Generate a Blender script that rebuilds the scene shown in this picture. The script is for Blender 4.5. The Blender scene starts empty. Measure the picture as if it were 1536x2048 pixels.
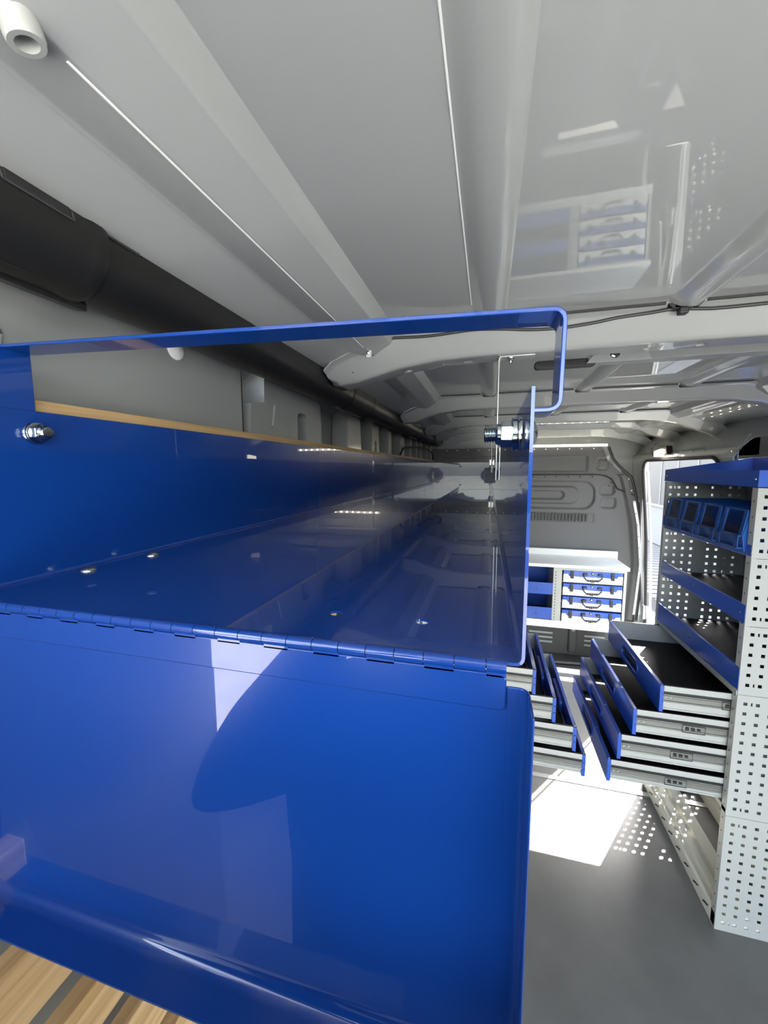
import bpy, bmesh, math, random
import numpy as np
from mathutils import Vector, Matrix

random.seed(4)
C = bpy.context.scene
COL = C.collection
H = 1.79                      # lens height above the van floor; Z(r) turns a height relative to the lens into one above the floor
def Z(r): return H + r

# ------------------------------------------------------------------ camera
cam = bpy.data.cameras.new('camera')
cam.sensor_fit = 'HORIZONTAL'; cam.sensor_width = 36.0
cam.lens = 784.34 / 1536 * 36.0
cam.clip_start = 0.01; cam.clip_end = 200
co = bpy.data.objects.new('camera', cam); COL.objects.link(co)
R = np.array([[0.96642707, 0.25692634, -0.00275181], [0.02523686, -0.10557552, -0.994091], [-0.25569868, 0.960647, -0.10851506]])
mw = Matrix.Identity(4)
for i in range(3):
    mw[i][0] = R[0][i]; mw[i][1] = -R[1][i]; mw[i][2] = -R[2][i]
mw[2][3] = H
co.matrix_world = mw
C.camera = co

# ------------------------------------------------------------------ sky, sun, exposure
SUN = Vector((0.335, 0.533, 0.517)).normalized()
w = bpy.data.worlds.new('sky'); C.world = w; w.use_nodes = True
nt = w.node_tree; nt.nodes.clear()
sky = nt.nodes.new('ShaderNodeTexSky'); sky.sky_type = 'NISHITA'
sky.sun_disc = False; sky.sun_elevation = math.asin(SUN.z); sky.sun_rotation = math.atan2(SUN.x, SUN.y)
sky.air_density = 1.0; sky.dust_density = 2.0; sky.ozone_density = 1.0
bg = nt.nodes.new('ShaderNodeBackground'); bg.inputs['Strength'].default_value = 0.66
out = nt.nodes.new('ShaderNodeOutputWorld')
# half-clouded sky: noise clouds over the clear sky
tc = nt.nodes.new('ShaderNodeTexCoord'); cl = nt.nodes.new('ShaderNodeTexNoise'); cl.inputs['Scale'].default_value = 2.2; cl.inputs['Detail'].default_value = 7
cr = nt.nodes.new('ShaderNodeValToRGB'); cr.color_ramp.elements[0].position = 0.48; cr.color_ramp.elements[1].position = 0.70
hs = nt.nodes.new('ShaderNodeHueSaturation'); hs.inputs['Saturation'].default_value = 0.12; hs.inputs['Value'].default_value = 1.7
mx = nt.nodes.new('ShaderNodeMix'); mx.data_type = 'RGBA'
nt.links.new(tc.outputs['Generated'], cl.inputs['Vector']); nt.links.new(cl.outputs['Fac'], cr.inputs[0]); nt.links.new(cr.outputs[0], mx.inputs['Factor'])
h2 = nt.nodes.new('ShaderNodeHueSaturation'); h2.inputs['Saturation'].default_value = 0.62
nt.links.new(sky.outputs[0], h2.inputs['Color']); nt.links.new(h2.outputs[0], mx.inputs['A']); nt.links.new(sky.outputs[0], hs.inputs['Color']); nt.links.new(hs.outputs[0], mx.inputs['B'])
nt.links.new(mx.outputs['Result'], bg.inputs['Color']); nt.links.new(bg.outputs[0], out.inputs['Surface'])
sl = bpy.data.lights.new('sun', 'SUN'); sl.energy = 17.0; sl.angle = 0.0095; sl.color = (1.0, 0.94, 0.84)
so = bpy.data.objects.new('sun', sl); COL.objects.link(so)
so.rotation_euler = SUN.to_track_quat('Z', 'Y').to_euler()
def portal(name, loc, rot, sx, sy):
    l = bpy.data.lights.new(name, 'AREA'); l.shape = 'RECTANGLE'; l.size = sx; l.size_y = sy; l.cycles.is_portal = True
    o = bpy.data.objects.new(name, l); COL.objects.link(o); o.location = loc; o.rotation_euler = rot
portal('rear_opening_sky', (0.39, -0.16, 0.95), (math.pi / 2, 0, 0), 2.0, 2.5)
portal('side_opening_sky', (1.45, 3.1, 0.85), (0, math.pi / 2, 0), 2.2, 1.35)
vs = C.view_settings
vs.view_transform = 'Standard'; vs.look = 'None'; vs.gamma = 1.0; vs.use_curve_mapping = False
vs.exposure = 1.5

# ------------------------------------------------------------------ materials
def mat(name, color, rough=0.4, metal=0.0, coat=0.0, coat_rough=0.03, spec=0.5, bump=None, vary=None, emit=None, alpha=None, trans=0):
    m = bpy.data.materials.new(name); m.use_nodes = True
    n = m.node_tree; b = n.nodes['Principled BSDF']
    b.inputs['Base Color'].default_value = (*color, 1); b.inputs['Roughness'].default_value = rough
    b.inputs['Metallic'].default_value = metal; b.inputs['Coat Weight'].default_value = coat
    b.inputs['Coat Roughness'].default_value = coat_rough; b.inputs['Specular IOR Level'].default_value = spec
    if trans: b.inputs['Transmission Weight'].default_value = trans
    if emit: b.inputs['Emission Color'].default_value = (*emit[0], 1); b.inputs['Emission Strength'].default_value = emit[1]
    tc = n.nodes.new('ShaderNodeTexCoord')
    if bump:
        t = n.nodes.new('ShaderNodeTexNoise'); t.inputs['Scale'].default_value = bump[0]; t.inputs['Detail'].default_value = 2
        bp = n.nodes.new('ShaderNodeBump'); bp.inputs['Strength'].default_value = bump[1]; bp.inputs['Distance'].default_value = bump[2]
        n.links.new(tc.outputs['Object'], t.inputs['Vector']); n.links.new(t.outputs['Fac'], bp.inputs['Height'])
        n.links.new(bp.outputs['Normal'], b.inputs['Normal'])
        if coat: n.links.new(bp.outputs['Normal'], b.inputs['Coat Normal'])
    if vary:
        t = n.nodes.new('ShaderNodeTexNoise'); t.inputs['Scale'].default_value = vary[0]; t.inputs['Detail'].default_value = 6
        r = n.nodes.new('ShaderNodeValToRGB'); r.color_ramp.elements[0].position = 0.3; r.color_ramp.elements[1].position = 0.7
        r.color_ramp.elements[0].color = (*[c * (1 - vary[1]) for c in color], 1); r.color_ramp.elements[1].color = (*[c * (1 + vary[1]) for c in color], 1)
        n.links.new(tc.outputs['Object'], t.inputs['Vector']); n.links.new(t.outputs['Fac'], r.inputs[0]); n.links.new(r.outputs[0], b.inputs['Base Color'])
    return m

def wood(name, c1, c2, axis_scale):
    m = bpy.data.materials.new(name); m.use_nodes = True
    n = m.node_tree; b = n.nodes['Principled BSDF']; b.inputs['Roughness'].default_value = 0.55
    tc = n.nodes.new('ShaderNodeTexCoord'); mp = n.nodes.new('ShaderNodeMapping'); mp.inputs['Scale'].default_value = axis_scale
    t = n.nodes.new('ShaderNodeTexNoise'); t.inputs['Scale'].default_value = 3.0; t.inputs['Detail'].default_value = 8; t.inputs['Distortion'].default_value = 1.2
    r = n.nodes.new('ShaderNodeValToRGB'); r.color_ramp.elements[0].color = (*c1, 1); r.color_ramp.elements[1].color = (*c2, 1)
    r.color_ramp.elements[0].position = 0.32; r.color_ramp.elements[1].position = 0.62
    n.links.new(tc.outputs['Object'], mp.inputs['Vector']); n.links.new(mp.outputs[0], t.inputs['Vector'])
    n.links.new(t.outputs['Fac'], r.inputs[0]); n.links.new(r.outputs[0], b.inputs['Base Color'])
    return m

BLUE = mat('blue_powder_paint', (0.004, 0.037, 0.205), 0.26, coat=1.0, coat_rough=0.012, spec=0.2)
BLUE2 = mat('blue_shelf_paint', (0.013, 0.08, 0.44), 0.35, coat=0.5, coat_rough=0.1)
BINBLUE = mat('blue_bin_plastic', (0.006, 0.07, 0.30), 0.3)
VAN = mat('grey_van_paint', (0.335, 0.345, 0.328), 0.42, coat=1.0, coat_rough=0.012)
VAN_SHADED = mat('grey_van_paint_shaded', (0.25, 0.258, 0.25), 0.42, coat=0.3, coat_rough=0.15)  # same van paint, darkened to stand in for shade on the left wall
PANEL = mat('pale_grey_panel_paint', (0.42, 0.43, 0.40), 0.38, coat=0.2, coat_rough=0.2)
WHITE = mat('white_laminate', (0.8, 0.8, 0.76), 0.35)
CREAM = mat('cream_coated_steel', (0.72, 0.71, 0.62), 0.35)
STEEL = mat('zinc_plated_steel', (0.42, 0.46, 0.47), 0.14, metal=1.0)
GALV = mat('galvanised_steel', (0.62, 0.63, 0.60), 0.32, metal=0.9)
BLACKP = mat('black_pipe_plastic', (0.011, 0.011, 0.010), 0.4)
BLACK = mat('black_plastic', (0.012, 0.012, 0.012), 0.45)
MAT = mat('black_rubber_mat', (0.012, 0.012, 0.013), 0.62, bump=(500, 0.2, 0.001))
DARKGREY = mat('dark_grey_plastic', (0.045, 0.046, 0.046), 0.5)
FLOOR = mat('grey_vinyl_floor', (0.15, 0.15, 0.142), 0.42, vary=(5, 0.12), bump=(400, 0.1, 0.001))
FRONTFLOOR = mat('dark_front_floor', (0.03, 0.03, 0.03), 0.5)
PART = mat('grey_partition_plastic', (0.095, 0.095, 0.095), 0.5, bump=(700, 0.15, 0.001))
RUBBER = mat('black_door_rubber', (0.02, 0.02, 0.02), 0.5)
GREYTRIM = mat('grey_metal_trim', (0.3, 0.31, 0.31), 0.35, metal=0.3)
RAILG = mat('grey_rail_paint', (0.22, 0.225, 0.225), 0.4)
SLIDE = mat('drawer_slide_steel', (0.22, 0.225, 0.20), 0.4, metal=0.6)
WOODSLAT = wood('oak_slat_wood', (0.50, 0.30, 0.12), (0.72, 0.49, 0.25), (14, 0.7, 14))
PLY = wood('plywood_edge', (0.36, 0.22, 0.09), (0.5, 0.33, 0.15), (8, 1, 40))
CARD = mat('tan_cardboard', (0.50, 0.36, 0.19), 0.7)
ASPHALT = mat('dark_asphalt', (0.032, 0.032, 0.033), 0.85, vary=(6, 0.2))
GROUND = mat('concrete_paving', (0.55, 0.545, 0.53), 0.8, vary=(2, 0.1))
PAVER = mat('grey_paver', (0.16, 0.16, 0.155), 0.8)
BUILD = mat('grey_cladding', (0.06, 0.062, 0.064), 0.5)
BUILD2 = mat('pale_render', (0.2, 0.2, 0.195), 0.7)
GLASS = mat('clear_plastic_window', (0.55, 0.72, 0.9), 0.0, trans=1.0)
LED = mat('led_glow', (1, 1, 1), 0.5, emit=((1.0, 0.88, 0.62), 40))
LEDW = mat('work_lamp_glow', (1, 1, 1), 0.5, emit=((1.0, 0.9, 0.75), 2.5))
STRIP = mat('led_strip_cover', (0.8, 0.8, 0.78), 0.4, emit=((1.0, 0.92, 0.8), 0.8))
CLOTH = mat('dark_blue_cloth', (0.008, 0.009, 0.014), 0.85, bump=(300, 0.3, 0.002))
JEANS = mat('dark_jeans', (0.012, 0.014, 0.02), 0.85)
SKIN = mat('skin', (0.52, 0.30, 0.20), 0.5)
HAIR = mat('dark_hair', (0.02, 0.013, 0.008), 0.6)

# ------------------------------------------------------------------ mesh helpers
class G:
    def __init__(s): s.v = []; s.f = []
    def add(s, v, f):
        b = len(s.v); s.v += [tuple(p) for p in v]; s.f += [tuple(b + i for i in q) for q in f]; return s
    def box(s, x0, x1, y0, y1, z0, z1):
        v = [(x, y, z) for x in (x0, x1) for y in (y0, y1) for z in (z0, z1)]
        return s.add(v, [(0, 1, 3, 2), (4, 6, 7, 5), (0, 4, 5, 1), (2, 3, 7, 6), (0, 2, 6, 4), (1, 5, 7, 3)])
    def prism(s, poly, axis, a0, a1):
        n = len(poly)
        def P(p, a): return {'x': (a, p[0], p[1]), 'y': (p[0], a, p[1]), 'z': (p[0], p[1], a)}[axis]
        v = [P(p, a0) for p in poly] + [P(p, a1) for p in poly]
        f = [(i, (i + 1) % n, n + (i + 1) % n, n + i) for i in range(n)] + [tuple(range(n))[::-1], tuple(range(n, 2 * n))]
        return s.add(v, f)
    def sheet(s, path, t, axis, a0, a1):            # open sheet-metal profile of thickness t, offset to its left
        L = offset(path, t); n = len(path)
        def P(p, a): return {'x': (a, p[0], p[1]), 'y': (p[0], a, p[1]), 'z': (p[0], p[1], a)}[axis]
        v = [P(p, a) for a in (a0, a1) for p in path] + [P(p, a) for a in (a0, a1) for p in L]
        f = []
        for i in range(n - 1):
            f += [(i, i + 1, n + i + 1, n + i), (2 * n + i + 1, 2 * n + i, 3 * n + i, 3 * n + i + 1),
                  (i + 1, i, 2 * n + i, 2 * n + i + 1), (n + i, n + i + 1, 3 * n + i + 1, 3 * n + i)]
        f += [(0, n, 3 * n, 2 * n), (n - 1, 3 * n - 1, 4 * n - 1, 2 * n - 1)]
        return s.add(v, f)
    def cyl(s, p0, p1, r, n=16, r1=None, caps=True):
        p0 = Vector(p0); p1 = Vector(p1); r1 = r if r1 is None else r1
        q = (p1 - p0).to_track_quat('Z', 'Y'); v = []
        for p, rr in ((p0, r), (p1, r1)):
            for i in range(n):
                a = 2 * math.pi * (i + .5) / n; v.append(p + q @ Vector((rr * math.cos(a), rr * math.sin(a), 0)))
        f = [(i, (i + 1) % n, n + (i + 1) % n, n + i) for i in range(n)]
        if caps: f += [tuple(range(n))[::-1], tuple(range(n, 2 * n))]
        return s.add(v, f)
    def lathe(s, prof, p0, d, n=24):                # prof: (radius, distance along d)
        p0 = Vector(p0); d = Vector(d).normalized(); q = d.to_track_quat('Z', 'Y'); v = []; m = len(prof)
        for r, h in prof:
            for i in range(n):
                a = 2 * math.pi * (i + .5) / n; v.append(p0 + q @ Vector((r * math.cos(a), r * math.sin(a), h)))
        f = [(k * n + i, k * n + (i + 1) % n, (k + 1) * n + (i + 1) % n, (k + 1) * n + i) for k in range(m - 1) for i in range(n)]
        f += [tuple(range(n))[::-1], tuple(range((m - 1) * n, m * n))]
        return s.add(v, f)
    def tube(s, pts, r, n=8):
        pts = [Vector(p) for p in pts]; v = []; m = len(pts)
        for k, p in enumerate(pts):
            d = (pts[min(k + 1, m - 1)] - pts[max(k - 1, 0)]).normalized()
            up = Vector((0, 0, 1)) if abs(d.z) < .9 else Vector((1, 0, 0))
            a = d.cross(up).normalized(); b = a.cross(d)
            for i in range(n):
                t = 2 * math.pi * i / n; v.append(p + a * (r * math.cos(t)) + b * (r * math.sin(t)))
        f = [(k * n + i, k * n + (i + 1) % n, (k + 1) * n + (i + 1) % n, (k + 1) * n + i) for k in range(m - 1) for i in range(n)]
        f += [tuple(range(n))[::-1], tuple(range((m - 1) * n, m * n))]
        return s.add(v, f)
    def perf(s, ue, ve, hole, P, t):                # plate on the edge grid ue x ve with the cells hole(i, j) left open; P(u, v, w) -> point
        nu, nv = len(ue), len(ve)
        v = [P(u, q, w) for w in (0, t) for u in ue for q in ve]; f = []; N = nu * nv
        I = lambda i, j, k: k * N + i * nv + j
        solid = lambda i, j: 0 <= i < nu - 1 and 0 <= j < nv - 1 and not hole(i, j)
        for i in range(nu - 1):
            for j in range(nv - 1):
                if not solid(i, j): continue
                f.append((I(i, j, 0), I(i + 1, j, 0), I(i + 1, j + 1, 0), I(i, j + 1, 0)))
                f.append((I(i, j, 1), I(i, j + 1, 1), I(i + 1, j + 1, 1), I(i + 1, j, 1)))
                if not solid(i - 1, j): f.append((I(i, j, 0), I(i, j + 1, 0), I(i, j + 1, 1), I(i, j, 1)))
                if not solid(i + 1, j): f.append((I(i + 1, j, 0), I(i + 1, j, 1), I(i + 1, j + 1, 1), I(i + 1, j + 1, 0)))
                if not solid(i, j - 1): f.append((I(i, j, 0), I(i, j, 1), I(i + 1, j, 1), I(i + 1, j, 0)))
                if not solid(i, j + 1): f.append((I(i, j + 1, 0), I(i + 1, j + 1, 0), I(i + 1, j + 1, 1), I(i, j + 1, 1)))
        return s.add(v, f)
    def loft(s, secs, close=True):
        n = len(secs[0]); v = [p for q in secs for p in q]
        f = [(k * n + i, k * n + (i + 1) % n, (k + 1) * n + (i + 1) % n, (k + 1) * n + i) for k in range(len(secs) - 1) for i in range(n if close else n - 1)]
        if close: f += [tuple(range(n))[::-1], tuple(range((len(secs) - 1) * n, len(secs) * n))]
        return s.add(v, f)
    def build(s, name, m, parent=None, bevel=0, smooth=False, fix=True, kind=None):
        me = bpy.data.meshes.new(name); me.from_pydata(s.v, [], s.f)
        if fix:
            bm = bmesh.new(); bm.from_mesh(me); bmesh.ops.recalc_face_normals(bm, faces=bm.faces); bm.to_mesh(me); bm.free()
        me.materials.append(m)
        o = bpy.data.objects.new(name, me); COL.objects.link(o)
        if parent: o.parent = parent
        if bevel:
            b = o.modifiers.new('bevel', 'BEVEL'); b.width = bevel; b.segments = 2; b.limit_method = 'ANGLE'; b.angle_limit = math.radians(35)
        if smooth or bevel:
            me.polygons.foreach_set('use_smooth', [True] * len(me.polygons))
            me.set_sharp_from_angle(angle=math.radians(38))
            wn = o.modifiers.new('weighted_normals', 'WEIGHTED_NORMAL'); wn.weight = 70; wn.keep_sharp = True
        if kind: o['kind'] = kind
        return o

def offset(path, t):
    p = [Vector(q) for q in path]; o = []
    for i in range(len(p)):
        a = (p[i] - p[i - 1]).normalized() if i else None
        b = (p[i + 1] - p[i]).normalized() if i < len(p) - 1 else None
        na = Vector((-a.y, a.x)) if a else None; nb = Vector((-b.y, b.x)) if b else None
        if a is None: n = nb
        elif b is None: n = na
        else:
            n = (na + nb).normalized(); n = n / max(.3, n.dot(na))
        o.append(tuple(p[i] + n * t))
    return o
def fillet(path, r, n=5):
    p = [Vector(q) for q in path]; o = [tuple(p[0])]
    for i in range(1, len(p) - 1):
        a = (p[i - 1] - p[i]); b = (p[i + 1] - p[i]); rr = min(r, a.length * .45, b.length * .45)
        A = p[i] + a.normalized() * rr; B = p[i] + b.normalized() * rr
        for k in range(n + 1):
            t = k / n; o.append(tuple(A * (1 - t) ** 2 + p[i] * (2 * t * (1 - t)) + B * t * t))
    o.append(tuple(p[-1])); return o
def spline(pts, n=6):
    p = [Vector(q) for q in pts]; o = []
    for i in range(len(p) - 1):
        a, b, c, d = p[max(i - 1, 0)], p[i], p[i + 1], p[min(i + 2, len(p) - 1)]
        for k in range(n):
            t = k / n
            o.append(tuple(.5 * ((2 * b) + (c - a) * t + (2 * a - 5 * b + 4 * c - d) * t * t + (3 * b - a - 3 * c + d) * t ** 3)))
    o.append(tuple(p[-1])); return o
def rrect(x0, x1, y0, y1, r, n=6):
    o = []
    for cx, cy, a0 in ((x1 - r, y1 - r, 0), (x0 + r, y1 - r, 90), (x0 + r, y0 + r, 180), (x1 - r, y0 + r, 270)):
        for k in range(n + 1):
            a = math.radians(a0 + 90 * k / n); o.append((cx + r * math.cos(a), cy + r * math.sin(a)))
    return o
def cut(o, g):                                       # boolean difference, baked; the cutter is thrown away
    me = bpy.data.meshes.new('cutter'); me.from_pydata(g.v, [], g.f)
    bm = bmesh.new(); bm.from_mesh(me); bmesh.ops.recalc_face_normals(bm, faces=bm.faces); bm.to_mesh(me); bm.free()
    c = bpy.data.objects.new('cutter', me); COL.objects.link(c)
    m = o.modifiers.new('cut', 'BOOLEAN'); m.object = c; m.operation = 'DIFFERENCE'; m.solver = 'EXACT'
    with bpy.context.temp_override(): bpy.context.view_layer.update()
    dg = bpy.context.evaluated_depsgraph_get()
    nm = bpy.data.meshes.new_from_object(o.evaluated_get(dg)); nm.name = o.name
    o.modifiers.clear(); o.data = nm
    nm.polygons.foreach_set('use_smooth', [True] * len(nm.polygons)); nm.set_sharp_from_angle(angle=math.radians(38))
    wn = o.modifiers.new('weighted_normals', 'WEIGHTED_NORMAL'); wn.weight = 70; wn.keep_sharp = True
    bpy.data.objects.remove(c)
def thing(name, label, cat, loc=(0, 0, 0), group=None):
    o = bpy.data.objects.new(name, None); COL.objects.link(o); o['label'] = label; o['category'] = cat
    o.empty_display_size = .05
    if group: o['group'] = group
    return o
def tag(o, label, cat, group=None):
    o['label'] = label; o['category'] = cat
    if group: o['group'] = group
    return o
def struct(o): o['kind'] = 'structure'; return o
def hexnut(g, p, d, r, h, n=6): g.cyl(p, Vector(p) + Vector(d).normalized() * h, r, n)

# ================================================================== THE VAN BODY
# ---- floor
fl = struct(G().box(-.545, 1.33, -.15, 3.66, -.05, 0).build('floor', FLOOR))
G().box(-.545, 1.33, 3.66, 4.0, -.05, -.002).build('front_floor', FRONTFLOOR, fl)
struct(G().box(-.545, 1.33, 3.575, 3.665, 0, .006).build('trim_1', WHITE, bevel=.002))
struct(G().box(-.545, 1.33, 2.27, 2.30, 0, .004).build('trim_2', GALV))

# ---- roof with its two corner beads, one pressed sheet
def mirror(p): return (.78 - p[0], p[1])
corner = spline([(-.236, Z(.35)), (-.2385, Z(.347)), (-.252, Z(.324)), (-.258, Z(.3195)), (-.275, Z(.3105)), (-.297, Z(.2985)), (-.306, Z(.2965)), (-.348, Z(.3000)), (-.358, Z(.2995)), (-.37, Z(.296)), (-.43, Z(.274)), (-.50, Z(.262)), (-.545, Z(.255))], 4)
def rib_at(x): return spline([(x - .038, Z(.35)), (x - .031, Z(.3485)), (x - .012, Z(.3385)), (x + .010, Z(.3355)), (x + .023, Z(.3375)), (x + .033, Z(.347)), (x + .038, Z(.35))], 3)
top = []
for x in (-.008, .39, .788): top += rib_at(x)
roofpath = corner[::-1] + top + [mirror(p) for p in corner]
rp = [roofpath[0]]
for p in roofpath[1:]:
    if (Vector(p) - Vector(rp[-1])).length > 1e-4: rp.append(p)
ceil = struct(G().sheet(rp, .003, 'y', -.38, 3.98).build('ceiling', VAN, smooth=True))
g = G(); g.tube([(-.3045, .25 + .1 * k, Z(.2962)) for k in range(8)], .0012, 6); g.build('seam_sealant', WHITE, ceil, smooth=True)
g = G(); g.tube([(-.045, -.1 + .2 * k, Z(.3495)) for k in range(6)], .0012, 6); g.build('seam_sealant', WHITE, ceil, smooth=True)
# roof cross members
def member(y0, drop, depth, name='cross_member'):
    secs = []
    for x, zt, zb in ((-.43, .262, .232), (-.405, .285, .234), (-.36, .302, .2385), (-.30, .322, .350 - drop * 1.5), (-.24, .346, .350 - drop * 1.28), (-.14, .349, .350 - drop * 1.06), (-.02, .349, .350 - drop), (.39, .349, .350 - drop), (.90, .349, .350 - drop), (1.0, .348, .350 - drop * 1.1), (1.08, .325, .350 - drop * 1.35), (1.14, .305, .250), (1.21, .284, .228), (1.28, .258, .2), (1.32, .22, .17)):
        zt, zb = Z(zt), Z(zb)
        secs.append([(x, yy, zz) for yy, zz in ((y0 - .012, zt), (y0 - .012, zt - .004), (y0 + .006, zt - .008), (y0 + .012, zt - .013), (y0 + .050, zb + .009), (y0 + .056, zb + .003), (y0 + .064, zb),
            (y0 + depth - .012, zb), (y0 + depth - .002, zb + .005), (y0 + depth + .02, zt - .004), (y0 + depth + .02, zt))])
    return G().loft(secs).build(name, VAN, ceil, smooth=True)
m1 = member(1.008, .064, .135)
cg = G()
for x in (-.22, -.12, -.06, .02, .17, .36, .47): cg.cyl((x, 1.108, Z(.22)), (x, 1.108, Z(.302)), .0115 if x not in (-.12, .36) else .008, 14)
cut(m1, cg)
member(1.945, .058, .12); member(2.72, .055, .12); member(3.28, .05, .12); member(3.80, .07, .10)
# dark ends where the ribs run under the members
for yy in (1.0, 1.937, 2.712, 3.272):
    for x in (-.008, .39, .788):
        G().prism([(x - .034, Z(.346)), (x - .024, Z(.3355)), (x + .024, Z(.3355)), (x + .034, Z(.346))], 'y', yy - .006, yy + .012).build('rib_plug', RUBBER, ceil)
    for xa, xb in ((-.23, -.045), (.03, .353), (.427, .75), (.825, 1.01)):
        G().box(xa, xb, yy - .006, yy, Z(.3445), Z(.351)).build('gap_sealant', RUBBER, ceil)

# ---- left wall
wl = struct(G().sheet([(-.545, Z(.257)), (-.545, 0)], -.003, 'y', -.15, .80).build('wall_left', VAN_SHADED))
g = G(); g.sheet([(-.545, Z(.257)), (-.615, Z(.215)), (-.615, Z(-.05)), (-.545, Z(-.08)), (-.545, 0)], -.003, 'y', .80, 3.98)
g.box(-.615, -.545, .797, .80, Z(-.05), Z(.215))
g.build('recessed_side_panel', VAN_SHADED, wl)
def wrib(y0, y1, slot=None, zt=.245, step=0):
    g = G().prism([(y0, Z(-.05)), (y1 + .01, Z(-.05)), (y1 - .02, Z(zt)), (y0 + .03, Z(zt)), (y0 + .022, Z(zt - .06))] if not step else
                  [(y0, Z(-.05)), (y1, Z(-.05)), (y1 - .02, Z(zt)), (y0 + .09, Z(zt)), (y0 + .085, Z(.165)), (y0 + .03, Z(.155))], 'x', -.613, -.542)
    o = g.build('wall_rib', VAN_SHADED, wl, bevel=.004)
    if slot:
        for md in list(o.modifiers): o.modifiers.remove(md)
        cut(o, G().prism(rrect(slot[0], slot[1], slot[2], slot[3], min(.02, (slot[1] - slot[0]) * .48)), 'x', -.59, -.5))
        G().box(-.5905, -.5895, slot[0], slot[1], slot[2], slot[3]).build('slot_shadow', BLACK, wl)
    return o
wrib(.80, 1.24, (1.06, 1.125, Z(.045), Z(.165)), step=1)
wrib(1.47, 1.66); wrib(1.80, 1.95, (1.86, 1.90, Z(.06), Z(.14))); wrib(2.12, 2.22); wrib(2.42, 2.58); wrib(2.75, 2.83); wrib(2.98, 3.06); wrib(3.2, 3.3); wrib(3.5, 3.6); wrib(3.75, 3.9)
# pressed details of the first rib and panel outline
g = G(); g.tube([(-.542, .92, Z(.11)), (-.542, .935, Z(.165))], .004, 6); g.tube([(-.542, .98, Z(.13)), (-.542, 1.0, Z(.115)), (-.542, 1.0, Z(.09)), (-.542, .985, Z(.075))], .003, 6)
g.build('pressed_bead', VAN_SHADED, wl, smooth=True)
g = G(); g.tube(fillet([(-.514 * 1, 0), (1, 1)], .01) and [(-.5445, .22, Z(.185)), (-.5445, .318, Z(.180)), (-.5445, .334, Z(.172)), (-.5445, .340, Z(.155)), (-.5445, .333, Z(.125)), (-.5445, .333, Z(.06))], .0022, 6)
g.build('pressed_outline', VAN_SHADED, wl, smooth=True)
G().lathe([(.018, 0), (.018, .003), (.013, .006), (.001, .007)], (-.545, .605, Z(.213)), (1, 0, 0)).build('round_plug', WHITE, wl, smooth=True)
# plywood lining edge behind the tray and timber slats below it
G().box(-.543, -.496, .25, 3.72, Z(-.16), Z(.079)).build('plywood_lining', PLY, wl, bevel=.001)
for z0, z1 in ((-.475, -.395), (-.607, -.524), (-.728, -.66), (-.861, -.782), (-.988, -.905), (-1.11, -1.03), (-1.235, -1.155), (-1.36, -1.28), (-1.485, -1.405)):
    G().box(-.5, -.4745, .22, 1.62, Z(z0), Z(z1)).build('slat', WOODSLAT, wl, bevel=.0015)
g = G()
for y in (.75, 1.2): g.box(-.545, -.5, y - .03, y + .03, Z(-1.5), Z(-.38))
g.build('slat_batten', WOODSLAT, wl)

G().box(-.545, -.525, -.15, .215, .25, Z(-.02)).build('reflection_blocker', DARKGREY, wl, bevel=.004)  # unseen dark panel, added to keep the wall out of the flap's reflection
# ---- right wall with the open side door
wx = [(1.325, Z(.257)), (1.290, Z(.19)), (1.255, Z(.13)), (1.225, Z(.08)), (1.245, Z(-.1)), (1.295, Z(-.6)), (1.33, Z(-1.3)), (1.33, Z(-1.79))]
def wall_x(z):
    for (xa, za), (xb, zb) in zip(wx, wx[1:]):
        if zb <= z <= za: return xa + (xb - xa) * (za - z) / (za - zb)
    return 1.33
wr = struct(G().sheet(spline(wx, 5), .006, 'y', -.15, 3.98).build('wall_right', VAN, smooth=True))
cut(wr, G().prism(rrect(2.56, 3.70, Z(-2.4), Z(.062), .1, 8), 'x', 1.0, 1.6))
cut(wr, G().prism(rrect(2.12, 2.42, Z(-.05), Z(.15), .04, 6), 'x', 1.0, 1.6))
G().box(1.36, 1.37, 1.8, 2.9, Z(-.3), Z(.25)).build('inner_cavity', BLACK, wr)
dp = [(y, z) for y, z in rrect(2.56, 3.70, Z(-1.79), Z(.062), .1, 8)]
k0 = min(range(len(dp)), key=lambda k: (dp[k][1], abs(dp[k][0] - 3.6)))
outl = [p for p in dp if p[1] > .15]
outl = sorted(outl, key=lambda p: 0)  # keep order: up the front edge, over the top, down the rear edge
front = [(3.70, .0 + .15 * k) for k in range(0, 11)]
arc = [p for p in dp if p[1] > Z(-.05)]
rear = [(2.56, Z(-.06) - .15 * k) for k in range(0, 11)]
seal = [(wall_x(z) - .004, y, z) for y, z in front + arc + rear]
G().tube(seal, .011, 8).build('door_seal', RUBBER, wr, smooth=True)
g = G()
inner = [(wall_x(z) + .03, y + (.02 if y < 3 else -.02) * 0, z) for y, z in front]
g.tube([(wall_x(z) + .028, 3.693, z) for z in np.linspace(.0, Z(-.02), 24)], .010, 8); g.build('door_jamb', WHITE, wr, smooth=True)
G().box(1.33, 1.62, 2.4, 3.8, -.25, -.03).build('side_step', PANEL, wr, bevel=.01)
G().box(1.30, 1.33, 3.69, 3.72, Z(-1.28), Z(-1.16)).build('door_catch', GALV, wr, bevel=.003)
g = G()
for y, z, r in ((3.45, .11, .008), (3.40, .13, .005), (3.15, .105, .006), (3.08, .11, .010), (2.9, .11, .007), (2.75, .115, .012), (3.6, .1, .006)): g.cyl((1.1, y, Z(z)), (1.5, y, Z(z)), r, 10)
cut(wr, g)
G().box(1.36, 1.37, 2.5, 3.75, Z(.07), Z(.25)).build('inner_cavity', BLACK, wr)
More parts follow.
